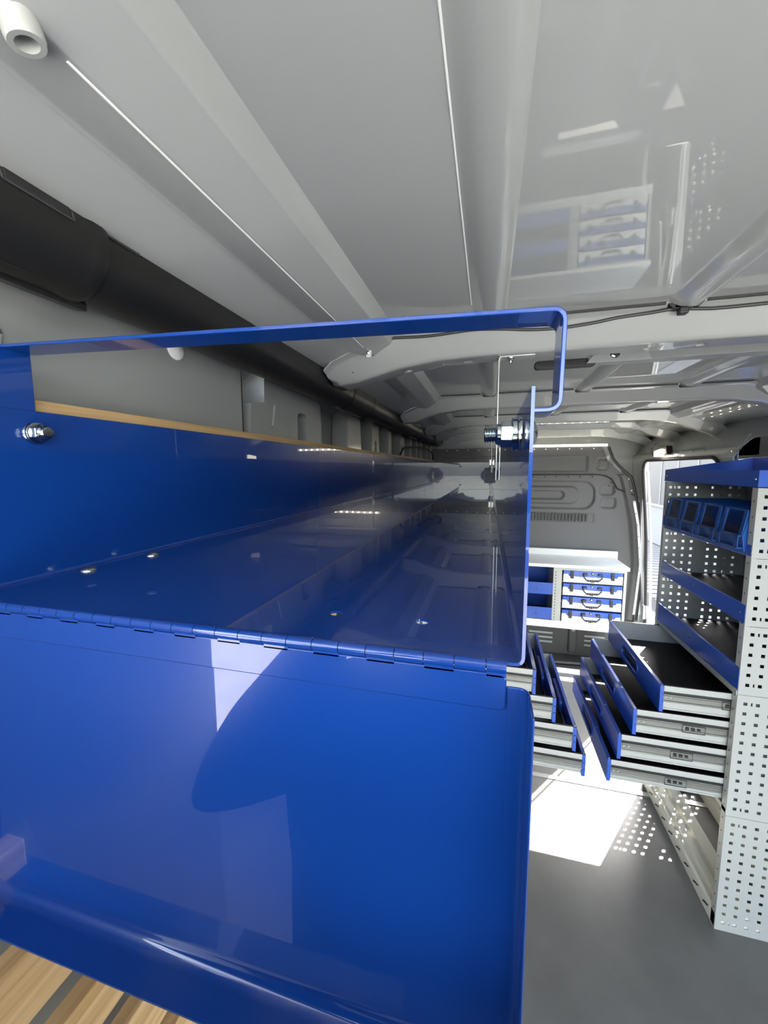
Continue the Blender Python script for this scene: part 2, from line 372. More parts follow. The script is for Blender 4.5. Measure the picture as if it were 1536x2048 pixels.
# door pillars
for y0, y1 in ((2.42, 2.5), (1.95, 2.05)):
    G().sheet([(1.275, Z(.18)), (1.235, Z(.11)), (1.205, Z(.06)), (1.222, Z(-.1)), (1.26, Z(-.5))], .01, 'y', y0, y1).build('door_pillar', VAN, wr, bevel=.003)

# ---- partition to the cab, pressed plastic with raised loops
def sdrr(x, z, cx, cz, hx, hz, r):
    qx = abs(x - cx) - hx + r; qz = abs(z - cz) - hz + r
    return math.hypot(max(qx, 0), max(qz, 0)) + min(max(qx, qz), 0) - r
pr = [(.445, 1.30), (.95, 1.325), (1.3, 1.29), (1.52, 1.245), (1.64, 1.215), (1.712, 1.195), (1.80, 1.10), (1.862, 1.045), (1.90, 1.03), (1.98, 1.0), (1.985, .99)]
def px(z): return float(np.interp(z, [p[0] for p in pr], [p[1] for p in pr]))
YP = 3.90
def prelief(x, z):
    h = 0
    s = lambda d, w=.012: max(0., min(1., .5 - d / w))
    if z > 1.735:
        h += .012 * s(sdrr(x, z, .2, 1.835, .655, .07, .015)) * -1
        h -= .010 * s(abs(sdrr(x, z, .975, 1.83, .04, .045, .02)) - .004) if x > .9 else 0
    else:
        for (cz, hx, hz, sg) in ((1.55, .925, .125, -1), (1.55, .80, .078, 1), (1.55, .67, .038, -1)):
            h += .014 * s(sdrr(x, z, 0.0, cz, hx, hz, min(hz, .1))) * sg
        h -= .012 * s(sdrr(x, z, 1.02, 1.60, .055, .045, .02)) + .012 * s(sdrr(x, z, 1.035, 1.485, .06, .045, .02))
        h -= .004 * s(sdrr(x, z, 0.2, 1.345, .73, .04, .006), .006)
        e = (px(z) - .085) - x
        h += .016 * s(-e, .03) if False else 0
        if e < 0: h += .02 * min(1, -e / .02)
    return h
g = G(); nu, nv = 250, 190
us = np.linspace(0, 1, nu); zs = np.linspace(.44, 1.985, nv)
vv = []
for z in zs:
    xr = px(z)
    for u in us:
        x = -.545 + u * (xr + .515)
        # curve of the sides towards the rear
        vv.append((x, YP - prelief(x, z) - .05 * max(0, (x - .8) / .5) ** 2 - .0 , z))
g.add(vv, [(j * nu + i, j * nu + i + 1, (j + 1) * nu + i + 1, (j + 1) * nu + i) for j in range(nv - 1) for i in range(nu - 1)])
wf = struct(g.build('wall_front', PART, smooth=True, fix=False))
# vent band, seam and rivets
g = G()
for k in range(48): g.box(-.5 + .029 * k, -.5 + .029 * k + .015, YP - .012, YP + .002, 1.312, 1.378)
g.build('vent_band', DARKGREY, wf, kind='stuff')
sp = [(-.51, 1.735), (.95, 1.735), (1.0, 1.725), (1.05, 1.70), (1.075, 1.655), (1.10, 1.61), (1.2, 1.572), (1.235, 1.555)]
G().tube([(x, YP - .012 - .05 * max(0, (x - .8) / .5) ** 2, z) for x, z in sp], .006, 6).build('panel_joint', BLACK, wf, smooth=True)
g = G(); g2 = G()
for k in range(15):
    x = -.4 + .1 * k
    if x < .97: g.lathe([(.006, 0), (.006, .003), (.001, .005)], (x, YP - .002, 1.968), (0, -1, 0), 8)
    if x < 1.0: g2.lathe([(.006, 0), (.006, .003), (.001, .005)], (x, YP - .006, 1.717), (0, -1, 0), 8)
for k in range(12):
    z = .6 + .1 * k
    g.lathe([(.006, 0), (.006, .003), (.001, .005)], (px(z) - .03, YP - .075, z), (0, -1, 0), 8)
for x, z in ((1.03, 1.64), (1.08, 1.585), (1.16, 1.55), (1.05, 1.665)): g2.lathe([(.006, 0), (.006, .003), (.001, .005)], (x, YP - .03, z), (0, -1, 0), 8)
g.build('rivets', WHITE, wf, kind='stuff'); g2.build('dark_rivets', BLACK, wf, kind='stuff')
G().tube([(px(z) + .004, YP - .055, z) for z in np.linspace(.44, 1.98, 30)], .012, 8).build('partition_edge_seal', DARKGREY, wf, smooth=True)
# header above the partition, side post beside it
struct(G().box(-.5, 1.25, 3.93, 3.98, 1.9, Z(.32)).build('trim_3', VAN))
g = G().prism([(-.545, 0), (1.33, 0), (1.33, .45), (-.545, .45)], 'y', 3.97, 4.0)
wl2 = g.build('lower_partition', DARKGREY, wf)
for x0 in (.28, .78):
    for k in range(3): G().box(x0 + .14, x0 + .36, 3.962, 3.972, .10 + .045 * k, .118 + .045 * k).build('louver', GREYTRIM, wf, bevel=.003)
    G().box(x0, x0 + .075, 3.945, 3.972, .03, .3).build('upright_rib', DARKGREY, wf, bevel=.012)
    G().lathe([(.018, 0), (.018, .004), (.002, .008)], (x0 + .037, 3.945, .26), (0, -1, 0), 12).build('fixing', GREYTRIM, wf, smooth=True)
G().tube([(x, 3.8 - .06 * math.sin((x + .3) * 2.2), .012) for x in np.linspace(-.3, 1.1, 16)], .012, 8).build('floor_fold', FRONTFLOOR, wf, smooth=True)

G().prism([(.86, 1.5), (1.36, 1.5), (1.36, 2.12), (.86, 2.12)], 'y', 3.955, 3.975).build('corner_post', VAN, wf)
G().box(-.66, -.5, 3.93, 3.975, 0, 2.13).build('corner_post', VAN_SHADED, wf)
# rear sill and outer bumper step behind the lens
struct(G().box(-.45, 1.25, -.55, -.155, -.28, -.22).build('trim_4', DARKGREY, bevel=.01))

# ================================================================== OUTSIDE
struct(G().box(-40, 40, -40, 40, -.75, -.6).build('ground', ASPHALT))
G().box(-20, 20, -12, -2.1, -.601, -.592).build('concrete_apron', GROUND, bpy.data.objects['ground'])
g = struct(G().box(5.2, 9, 2, 40, -.6, .62).build('wall_outside', BUILD2))
up = G().box(5.18, 9, 2, 40, .62, 3.2).build('cladding', BUILD, g)
for k in range(24): G().box(5.165, 5.18, 3 + 1.1 * k, 3.03 + 1.1 * k, .62, 3.2).build('cladding_joint', GREYTRIM, g)
G().box(5.14, 5.18, 2, 40, .60, .66).build('cladding_sill', GREYTRIM, g)
for k in range(40):
    G().box(3.0, 5.1, 6.0 + .3 * k, 6.24 + .3 * k, -.6, -.588).build('paving_slab', PAVER, bpy.data.objects['ground'])

# ================================================================== THE LONG BLUE TRAY
YN, YF, XL, XR, ZB = .245, 3.72, -.488, .0225, Z(-.12)
tray = thing('storage_tray', 'long glossy blue steel tray high on the left with its front flap hanging open', 'tray')
path = fillet([(XL, Z(.065)), (XL, ZB), (XR, ZB), (XR, Z(.047))], .004, 4)
body = G().sheet(path, -.002, 'y', YN, YF).build('tray_body', BLUE, tray, smooth=True)
cg = G()
for x, y in ((-.316, .303), (-.398, .307), (-.121, .297), (-.048, .297)): cg.cyl((x, y, ZB - .02), (x, y, ZB + .02), .0053, 16)
for x, y in ((-.13, .9), (-.17, .93), (-.12, 1.6), (.0, .8)): cg.cyl((x, y, ZB - .02), (x, y, ZB + .02), .0045, 12)
cut(body, cg)
G().box(XL, XR, YF - .002, YF, ZB, Z(.06)).build('end_wall', BLUE, tray)
G().box(XL - .002, XL, YN, .331, Z(.064), Z(.128)).build('rear_ear', BLUE, tray, bevel=.0006)
# retaining bar bent from flat strip: over the mouth, down and back to the right wall
bar = fillet([(XL - .001, Z(.1255)), (.0465, Z(.1075)), (.0455, Z(.043)), (XR + .001, Z(.043))], .007, 6)
G().sheet(bar, .0032, 'y', .303, .334).build('retaining_bar', BLUE, tray, bevel=.0006)
# bolts
def bolt(name, p, d, lab, tip):
    p = Vector(p); d = Vector(d)
    g = G().lathe([(.0118, 0), (.0118, .0012), (.011, .0024)], p, d, 28); b = g.build(name, STEEL, tray, smooth=True)
    g = G(); g.lathe([(.0105, 0), (.0115, .0008), (.0115, .0035), (.0098, .0045)], p + d * .0024, d, 28)
    g.build('flange', STEEL, b, smooth=True)
    g = G(); g.lathe([(.0090, 0), (.0098, .0009), (.0098, .0075), (.0090, .0086)], p + d * .0055, d, 6)
    g.build('hex_nut', STEEL, b, bevel=.0005)
    G().lathe([(.0078, 0), (.0078, .002), (.0062, .0035)], p + d * .0141, d, 24).build('locking_collar', STEEL, b, smooth=True)
    pr = []
    for k in range(tip): pr += [(.0046, .0018 * k), (.0059, .0018 * k + .0008), (.0059, .0018 * k + .0010)]
    pr += [(.0045, .0018 * tip)]
    G().lathe(pr, p + d * .0165, d, 20).build('thread', STEEL, b, smooth=True)
    return b
b1 = bolt('bolt', (XR - .001, .300, Z(.0248)), (-1, 0, 0), '', 5)
G().lathe([(.0125, 0), (.0118, .003), (.009, .0065), (.005, .0085), (.0008, .0092)], (XR + .001, .300, Z(.0248)), (1, 0, 0), 28).build('dome_head', STEEL, b1, smooth=True)
bolt('bolt', (XL, .327, Z(.0405)), (1, 0, 0), '', 3)
for x, y in ((-.457, .442), (-.462, .354)):
    G().lathe([(.0085, 0), (.0085, .001), (.0072, .0032), (.004, .0048), (.0006, .0054)], (x, y, ZB), (0, 0, 1), 24).build('dome_rivet', STEEL, tray, smooth=True)
# far end fixing clips
G().box(XR - .02, XR - .002, 3.35, 3.37, Z(.03), Z(.075)).build('end_clip', GALV, tray, bevel=.002)
# hinge
hg = G().cyl((XL - .02, YN - .0012, ZB - .0026), (.0135, YN - .0012, ZB - .0026), .0022, 10).build('hinge', BLUE, tray)
kx = -.412 - .0197 * 5
k = 0
while kx < .012:
    x1 = min(kx + .0191, .0135)
    g = G().cyl((kx, YN - .0012, ZB - .0026), (x1, YN - .0012, ZB - .0026), .0042, 14)
    if k % 2 == 0: g.box(kx, x1, YN - .0022, YN - .0005, ZB - .0095, ZB - .0036)
    g.build('hinge_knuckle', BLUE, hg, smooth=True)
    kx += .0197; k += 1
# hanging flap: a pan whose rims point at the lens
zf = Z(-.425)
path = fillet([(YN, Z(-.148)), (YN, zf), (YN - .032, zf)], .011, 6)
flap = G().sheet(path, .0018, 'x', -.53, .0145).build('flap', BLUE, tray, smooth=True)
path = fillet([(.0140, YN), (.0262, YN), (.0262, YN - .030)], .0075, 6)
G().sheet(path, .0016, 'z', zf + .002, Z(-.136)).build('side_rim', BLUE, flap, smooth=True, bevel=.0008)
G().box(.0140, .0262, YN - .032, YN + .001, zf - .0018, zf).build('rim_corner', BLUE, flap, bevel=.0008)
lg = G().prism(fillet([(-.53, Z(-.1275)), (.0140, Z(-.1275)), (.0140, Z(-.1515)), (-.53, Z(-.1515))], .004, 4), 'y', YN - .0022, YN + .001)
lg.build('hinge_leaf', BLUE, flap, bevel=.0009)

# ================================================================== HANGER STRIPS
def hanger(y, lab, x=.0195):
    t = thing('hanger_strip', lab, 'bracket', group=None)
    zt = Z(.2845)
    path = fillet([(x, Z(-.03)), (x, zt), (x + .086, zt)], .006, 5)
    G().sheet(path, .0022, 'y', y - .016, y + .016).build('strip', GALV, t, bevel=.0005)
    for xx in (x + .028, x + .06):
        b = G(); b.lathe([(.009, 0), (.009, .0015)], (xx, y, zt), (0, 0, -1), 18); b.cyl((xx, y, zt - .0015), (xx, y, zt - .007), .0068, 6); b.cyl((xx, y, zt - .007), (xx, y, zt - .013), .004, 12)
        b.build('bolt', STEEL, t)
        break
    G().lathe([(.007, 0), (.006, .003), (.001, .005)], (x, y, Z(.0)), (-1, 0, 0), 14).build('bolt', STEEL, t, smooth=True)
    return t
hanger(1.10, 'thin galvanised strip hanging from the nearest roof beam to the blue tray')
hanger(3.37, 'small far galvanised strip beside the tray end near the partition')

# ================================================================== BLACK PIPE
PX, PZ = -.487, Z(.257)
pipe = thing('pipe_tube', 'long black plastic pipe with stepped collars along the left roof corner', 'pipe')
def seg(y0, y1, r, name='pipe_section'): return G().lathe([(r - .002, 0), (r, .003), (r, y1 - y0 - .003), (r - .002, y1 - y0)], (PX, y0, PZ), (0, 1, 0), 40).build(name, BLACKP, pipe, smooth=True)
seg(.36, 1.32, .0525); seg(1.45, 2.6, .0495); seg(2.68, 3.4, .047); seg(3.45, 3.86, .045)
s0 = G().lathe([(.0535, 0), (.0565, .002), (.0565, .46), (.0585, .468), (.0585, .480), (.0555, .488)], (PX, -.10, PZ), (0, 1, 0), 40).build('end_sleeve', BLACKP, pipe, smooth=True)
def collar(y0, y1, r): G().lathe([(r - .004, 0), (r, .006), (r + .0006, (y1 - y0) * .5), (r + .0006, y1 - y0 - .02), (r + .003, y1 - y0 - .016), (r + .003, y1 - y0 - .004), (r - .003, y1 - y0)], (PX, y0, PZ), (0, 1, 0), 40).build('collar', BLACKP, pipe, smooth=True)
collar(1.26, 1.50, .0555); collar(2.54, 2.72, .053); collar(3.36, 3.48, .050)
# clip slots in the sleeve, strap bracket under it
def slot(y0, y1, a0, a1, r, m=BLACK, name='clip_slot', h=.004):
    secs = []
    for y in (y0, y1):
        secs.append([(PX + (rr) * math.cos(math.radians(a)), y, PZ + rr * math.sin(math.radians(a))) for rr, rng in ((r - .003, (a0, (a0 + a1) / 2, a1)), (r + h, (a1, (a0 + a1) / 2, a0))) for a in rng])
    return G().loft(secs).build(name, m, pipe, bevel=.0015)
slot(.285, .345, 6, 32, .0545, h=.003, m=RUBBER); slot(.382, .43, 16, 40, .0505, h=.0035, m=RUBBER)
def rim(y0, y1, a0, a1, r):
    q = [(y, math.radians(a)) for y, a in rrect(y0, y1, a0, a1, 0.004, 1)]
    q.append(q[0])
    G().tube([(PX + r * math.cos(a), y, PZ + r * math.sin(a)) for y, a in q], .0011, 6).build('slot_highlight', DARKGREY, pipe, smooth=True)  # highlight on the slot edge, modelled as a lighter grey ring
rim(.283, .347, 5, 33, .0575); rim(.380, .432, 15, 41, .0535)
slot(.285, .325, -84, -68, .0545, BLACKP, 'clip_tab', .004)
slot(.21, .40, -115, -90, .0555, BLACKP, 'strap_bracket', .006)
slot(1.17, 1.25, 30, 58, .0505, h=.0025)
slot(1.22, 1.46, -112, -86, .0545, BLACKP, 'strap_bracket', .006)
slot(2.5, 2.7, -112, -86, .0515, BLACKP, 'strap_bracket', .006)
for y in (.28, 1.34, 2.6, 3.4): G().box(-.545, PX - .03, y - .02, y + .02, PZ - .02, PZ + .02).build('wall_clamp', BLACK, pipe)

# ================================================================== ROOF CABLE, CLIPS, RAIL, PEG
cab = [(-.367, 1.045, Z(.262)), (-.325, 1.05, Z(.306)), (-.296, 1.02, Z(.332)), (-.25, 1.015, Z(.333)), (-.153, 1.018, Z(.331)), (-.05, 1.018, Z(.336)), (.017, 1.02, Z(.333)), (.086, 1.022, Z(.326)), (.152, 1.022, Z(.324)), (.22, 1.02, Z(.328)), (.27, 1.018, Z(.334)), (.33, 1.012, Z(.336)), (.373, 1.004, Z(.337)), (.42, 1.008, Z(.334)), (.47, 1.012, Z(.333)), (.62, 1.012, Z(.335)), (.8, 1.012, Z(.334)), (1.02, 1.012, Z(.33)), (1.15, 1.012, Z(.30))]
tag(G().tube(spline(cab, 4), .0036, 8).build('roof_cable', BLACK, smooth=True), 'thin black cable running across the nearest roof beam', 'cable')
def clip(x, lab):
    t = thing('cable_clip', lab, 'clip')
    G().box(x - .018, x + .018, .994, 1.012, Z(.334), Z(.3475)).build('clip_base', BLACK, t, bevel=.002)
    G().box(x - .009, x + .009, .99, 1.008, Z(.322), Z(.336)).build('clip_jaw', BLACK, t, bevel=.003)
clip(.386, 'black cable clip on the nearest roof beam, right of the blue bar')
g = G().box(-.312, -.298, 1.0, 1.03, Z(.322), Z(.34)).build('cable_clip', BLACK, bevel=.002); tag(g, 'small black cable clip where the cable bends down to the black pipe', 'clip')
rail = thing('roof_rail', 'dark grey steel rail under the nearest roof beam on the right', 'rail')
path = [(1.196, Z(.309)), (1.190, Z(.282)), (1.225, Z(.280))]
G().sheet(path, .002, 'x', .25, 1.12).build('rail_bar', RAILG, rail, bevel=.0006)
G().prism(rrect(.115, .27, Z(.274), Z(.296), .010), 'y', 1.196, 1.215).build('rail_end', BLACK, rail, bevel=.002)
G().prism([(.245, Z(.28)), (.262, Z(.303)), (.275, Z(.312)), (.365, Z(.313)), (.39, Z(.303)), (.40, Z(.28))], 'y', 1.188, 1.194).build('rail_tab', RAILG, rail, bevel=.001)
g = G(); g.lathe([(.012, 0), (.012, .002)], (.312, 1.188, Z(.300)), (0, -1, 0), 18); g.cyl((.312, 1.186, Z(.300)), (.312, 1.180, Z(.300)), .0085, 6); g.build('bolt', STEEL, rail)
peg = G().lathe([(.013, 0), (.0145, .012), (.0145, .020), (.0115, .023), (.0120, .046), (.0110, .049), (.0072, .049), (.0065, .022), (.001, .020)], (-.314, .214, Z(.331)), (.16, .22, -1), 24).build('roof_peg', PANEL, smooth=True)
tag(peg, 'pale hollow plastic peg on the roof corner at the top left', 'peg')
sc = thing('seam_clip', 'tiny white clip at the far end of the roof corner seam, above the blue bar', 'clip')
G().box(-.308, -.296, .985, .997, Z(.282), Z(.303)).build('clip_plate', WHITE, sc, bevel=.002)
G().lathe([(.005, 0), (.005, .004), (.001, .006)], (-.302, .985, Z(.292)), (0, -1, 0), 12).build('clip_screw', STEEL, sc, smooth=True)
lp = [(-.506, 2.24, Z(.06)), (-.50, 2.28, Z(.10)), (-.50, 2.36, Z(.125)), (-.50, 2.6, Z(.145)), (-.50, 2.9, Z(.16)), (-.50, 3.2, Z(.165)), (-.50, 3.45, Z(.155)), (-.50, 3.6, Z(.13)), (-.505, 3.66, Z(.07))]
tag(G().tube(spline(lp, 5), .006, 8).build('cable_loop', BLACK, smooth=True), 'arched black cable loop on the left wall behind the tray', 'cable')

# ================================================================== LIGHTS IN THE VAN
def led_strip(name, x0, x1, y, z, n, lab):
    t = thing(name, lab, 'light')
    G().box(x0, x1, y - .012, y + .006, z - .010, z + .012).build('strip_body', STRIP, t, bevel=.003)
    for k in range(n):
        x = x0 + (x1 - x0) * (k + .5) / n
        G().lathe([(.0075, 0), (.006, .003), (.001, .004)], (x, y - .012, z), (0, -1, -.4), 10).build('diode', LED, t, smooth=True)
led_strip('led_strip', .1, 1.0, 3.87, Z(.205), 14, 'white LED strip along the top of the grey partition')
wlp = thing('work_lamp', 'small black work lamp glowing above the side door, by the partition', 'lamp')
o = G().prism([(3.20, Z(.10)), (3.36, Z(.095)), (3.40, Z(.13)), (3.36, Z(.165)), (3.22, Z(.16))], 'x', 1.205, 1.245).build('housing', BLACK, wlp, bevel=.006)
G().prism([(3.235, Z(.085)), (3.345, Z(.085)), (3.345, Z(.128)), (3.235, Z(.138))], 'x', 1.175, 1.204).build('lens', LEDW, wlp, bevel=.005)
G().tube([(1.215, 3.38, Z(.12)), (1.21, 3.46, Z(.10)), (1.215, 3.5, Z(.15)), (1.235, 3.48, Z(.19))], .003, 6).build('cord', BLACK, wlp, smooth=True)

# ================================================================== RACKS
SEGS = [(.0, .487, 12, .036), (.487, .971, 12, .52), (.971, 1.229, 6, 1.01), (1.229, 1.475, 6, 1.258), (1.475, 1.722, 6, 1.502)]
COLS = [.026 + .0375 * k for k in (0, 1, 2, 3, 5, 6, 7, 8)]
def perf_panel(root, x0, sgn, y0, yt, segs, m):
    for z0, z1, n, r0 in segs:
        a = .0061
        ue = [0] + [e for c in COLS for e in (c - a, c + a)] + [.372]
        # small extra holes between the first columns at the top and bottom rows: shown as narrow slots of their own column
        ex = .045; ue = sorted(ue + [ex - .0025, ex + .0025])
        ve = [z0 + .0008] + [e for k in range(n) for e in (r0 + .038 * k - a, r0 + .038 * k + a)] + [z1 - .0008]
        big = {ue.index(c - a) for c in COLS}; small = ue.index(ex - .0025)
        def hole(i, j):
            if j % 2 == 0: return False
            if i in big: return True
            return i == small and j in (1, 2 * n - 1)
        G().perf(ue, ve, hole, lambda u, v, w: (x0 + sgn * u, y0 + w, v), yt).build('side_panel', m, root, fix=False)

def drawer(root, xw, sgn, xf, y0, y1, z0, z1, latch):
    # xw: rack front plane, xf: drawer front plane, sgn: +1 when the rack lies towards +x
    lo, hi = min(xf, xw + sgn * .30), max(xf, xw + sgn * .30)
    t = .0015
    g = G(); g.box(lo + .012 * (sgn > 0), hi - .012 * (sgn < 0), y0 + .010, y1 - .010, z0 + .012, z0 + .014)
    for ya in (y0 + .010, y1 - .010 - t): g.box(lo + .004, hi - .004, ya, ya + t, z0 + .006, z1 - .004)
    bx = hi if sgn > 0 else lo
    g.box(bx - t, bx, y0 + .01, y1 - .01, z0 + .006, z1 - .03)
    d = g.build('drawer', PANEL, root, bevel=.0004)
    G().box(lo + .02, hi - .02, y0 + .014, y1 - .014, z0 + .0145, z0 + .018).build('drawer_mat', MAT, d)
    g = G()
    for ya in (y0 + .002, y1 - .010):
        G().prism([(ya, z1 - .024), (ya + .008, z1 - .024), (ya + .008, z1 - .006), (ya + .009, z1 - .004), (ya + .009, z1 - .001), (ya + .001, z1 - .001), (ya + .001, z1 - .003), (ya, z1 - .006)], 'x', lo + .014, hi).build('drawer_rim', PANEL, d, bevel=.0006)
    g = G()
    for ya in (y0 - .001, y1 - .009):
        G().box(lo + .012, hi, ya + .002, ya + .008, z1 - .030, z1 - .0242).build('rim_gap', BLACK, d)
        G().box(lo + .012, hi, ya + .002, ya + .010, z1 - .0005, z1 + .0008).build('rim_gap', BLACK, d)
    g = G()
    for ya, s in ((y0, 1), (y1, -1)):
        q = [(ya, z1 - .066), (ya, z1 - .062), (ya + s * .004, z1 - .058), (ya + s * .004, z1 - .042), (ya, z1 - .038), (ya, z1 - .034), (ya + s * .009, z1 - .034), (ya + s * .009, z1 - .066)]
        G().prism(q, 'x', lo + .008, hi).build('slide', SLIDE, d, bevel=.0006)
    # latch plate on the near slide
    L0 = xf + sgn * latch
    g = G(); lz = z1 - .05
    fr = [(L0, lz - .016), (L0 + sgn * .075, lz - .016), (L0 + sgn * .075, lz + .014), (L0, lz + .014), (L0, lz - .016)]
    if (sgn > 0 and L0 < xw - .02):
        fr = [(min(x, xw - .002), z) for x, z in fr]
        g.tube([(x, y0 - .001, z) for x, z in fr], .0014, 6); g.build('latch_frame', BLACK, d)
        g = G()
        for a, b in ((.012, .022), (.030, .042), (.050, .060)):
            if L0 + b < xw: G().box(L0 + a, L0 + b, y0 - .0005, y0 + .003, lz - .008 + a * .05, lz + .004 - a * .05).build('latch_slot', BLACK, d)
        g = G()
        for a in (.012, .030): g.lathe([(.0035, 0), (.003, .001), (.0005, .0016)], (xf + sgn * (a + .012), y0 + .003, lz), (0, -1, 0), 10)
        g.build('slide_rivets', STEEL, d, kind='stuff')
    # front plate with oblong grip opening
    yc = (y0 + y1) / 2; zc = (z0 + z1) / 2
    fa, fb = (xf, xf + .014) if sgn > 0 else (xf - .014, xf)
    f = G().box(fa, fb, y0, y1, z0, z1).build('front', BLUE2, d)
    cut(f, G().prism(rrect(yc - .10, yc + .10, zc - .026, zc + .022, .022, 6), 'x', fa - .02, fb + .02))
    b = f.modifiers.new('bevel', 'BEVEL'); b.width = .0012; b.segments = 2; b.limit_method = 'ANGLE'
    ring = rrect(yc - .104, yc + .104, zc - .030, zc + .026, .025, 6); ring.append(ring[0])
    G().tube([(fa if sgn > 0 else fb, y, z) for y, z in ring], .004, 8).build('grip_ring', BLUE2, d, smooth=True)
    cup = G(); xi = fb if sgn > 0 else fa - .016
    cup.prism(rrect(yc - .112, yc + .112, zc - .036, zc + .032, .028, 6), 'x', xi, xi + .016)
    cup.build('grip_cup', BLUE2, d, bevel=.003)
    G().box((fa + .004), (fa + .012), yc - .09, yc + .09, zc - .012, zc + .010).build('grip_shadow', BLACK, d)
    g = G()
    for ya in (y0 + .008, yc - .13, yc + .13, y1 - .008): g.lathe([(.0032, 0), (.0025, .0012), (.0005, .0016)], ((fa + fb) / 2, ya, z1), (0, 0, 1), 8)
    g.build('front_rivets', STEEL, d, kind='stuff')
    return d

DZ = [(.847, .955), (.736, .843), (.622, .728), (.517, .613)]
RY0, RY1 = 1.632, 2.372
def rack(sgn, xw, xfs, label, full):
    r = thing('shelving_unit', label, 'shelving')
    a = lambda u0, u1: (min(xw + sgn * u0, xw + sgn * u1), max(xw + sgn * u0, xw + sgn * u1))
    # posts
    top = 1.722 if full else 1.475
    for yy in (RY0, RY1 - .030):
        for u in (0, .342):
            lo, hi = (a(u, u + .018) if u == 0 else a(u + .012, u + .03))
            p = G()
            yn, yo = (yy + .002, yy + .03) if yy < 2 else (yy + .0275, yy)
            path = fillet([(lo, yo), (lo, yn), (hi, yn)], .003) if (u == 0) == (sgn > 0) else fillet([(hi, yo), (hi, yn), (lo, yn)], .003)
            p.sheet(path, .002 if ((u == 0) == (sgn > 0)) else -.002, 'z', 0, top)
            p.build('post', PANEL, r)
    g = G()
    for z in np.arange(.08, top - .03, .055): g.cyl((xw + sgn * -.0006, RY0 + .017, z), (xw + sgn * .003, RY0 + .017, z), .0028, 8)
    g.build('post_holes', BLACK, r, kind='stuff')
    segs = SEGS if full else SEGS[:4]
    perf_panel(r, xw, sgn, RY0, .0016, segs, PANEL)
    perf_panel(r, xw, sgn, RY1 - .0016, .0016, segs, PANEL)
    lo, hi = a(.3705, .372)
    G().box(lo, hi, RY0 + .002, RY1 - .002, .09, top).build('back_panel', PANEL, r)
    # base rails
    for u, w_ in ((.0, .15), (.27, .10)):
        prof = [(u + .001, .0), (u, .006), (u, .062), (u + .012, .066), (u + .014, .058), (u + .03, .058), (u + .034, .072), (u + .06, .072), (u + .064, .058), (u + .08, .058), (u + .084, .078), (u + w_ - .02, .082), (u + w_, .03), (u + w_, .0)]
        b = G().prism([(xw + sgn * p[0], p[1]) for p in prof], 'y', RY0 + .004, RY1 - .004).build('base_rail', CREAM, r, bevel=.001)
        if u == 0 and full:
            for k in range(9):
                y = RY0 + .05 + .08 * k
                q = [(xw - .0006, y, .044), (xw - .0006, y + .010, .038), (xw - .0006, y + .022, .034), (xw - .0006, y + .034, .026)]
                G().tube(q, .0038, 6).build('rail_slot', BLACK, b)
    # drawer case frame
    lo, hi = a(.002, .37)
    G().box(lo, hi, RY0 + .004, RY1 - .004, .96, .975).build('drawer_case_top', PANEL, r, bevel=.001)
    for k in (0, 1):
        lo, hi = a(.01 + .355 * 0, .372)
        y = RY0 + .005 if k == 0 else RY1 - .02
        G().box(lo, hi, y, y + .015, .50, .96).build('drawer_case_side', DARKGREY, r)  # dark grey stands in for the shade seen through the panel holes
    lo, hi = a(.0, .372); G().box(lo, hi, RY0 + .004, RY1 - .004, .493, .512).build('drawer_case_bottom', PANEL, r, bevel=.001)
    for (z0, z1), xf, la in zip(DZ, xfs, (.205, .17, .185, .205)): drawer(r, xw, sgn, xf, RY0 + .032, RY1 - .032, z0, z1, la)
    if full:
        # shelves with blue lips
        for z0, z1, zs_ in ((.985, 1.073, .992), (1.234, 1.306, 1.242), (1.479, 1.523, 1.487)):
            lo, hi = a(.004, .368)
            s = G().box(lo, hi, RY0 + .004, RY1 - .004, zs_ - .002, zs_).build('shelf', BLUE2, r)
            G().box(lo + .006, hi - .002, RY0 + .006, RY1 - .006, zs_, zs_ + .003).build('shelf_mat', MAT, s)
            path = [(xw + .016, z0 + .004), (xw + .002, z0), (xw - .001, z0 + .004), (xw - .001, z1 - .003), (xw + .002, z1), (xw + .012, z1 - .002)]
            G().sheet(path, -.0015, 'y', RY0 + .004, RY1 - .004).build('shelf_lip', BLUE2, s, smooth=True)
            if zs_ < 1.0: G().box(xw - .003, xw + .012, RY0 + .004, RY1 - .004, .966, .9845).build('shelf_strip', PANEL, s, bevel=.001)
            g = G()
            for y in (RY0 + .03, RY1 - .03, 2.0): g.lathe([(.004, 0), (.003, .001), (.0005, .0016)], (xw - .001, y, (z0 + z1) / 2), (-1, 0, 0), 8)
            g.build('lip_rivets', STEEL, s, kind='stuff')
        # open blue tray on top
        t0, t1 = 1.724, 1.783; lo, hi = xw - .003, xw + .378
        g = G().box(lo, hi, RY0 - .002, RY1 + .002, t0, t0 + .002)
        g.box(lo, lo + .002, RY0 - .002, RY1 + .002, t0, t1); g.box(hi - .002, hi, RY0 - .002, RY1 + .002, t0, t1 + .06)
        g.box(lo + .002, hi - .002, RY0 - .002, RY0, t0, t1)
        g.prism([(lo + .002, t0), (hi - .002, t0), (hi - .002, t1 + .06), (lo + .002, t1)], 'y', RY1, RY1 + .002)
        tt = g.build('top_tray', BLUE2, r, bevel=.0006)
        g = G()
        for y in (RY0 + .015, RY1 - .02): g.lathe([(.006, 0), (.005, .002), (.0005, .003)], (lo, y, 1.752), (-1, 0, 0), 10)
        g.build('tray_screws', STEEL, tt, kind='stuff')
    return r
rack(1, .896, (.664, .578, .530, .498), 'tall pale perforated shelving unit on the right with four pulled-out blue drawers', True)
rack(-1, -.13, (.213, .295, .378, .418), 'low shelving unit behind the blue tray flap with pulled-out drawers', False)

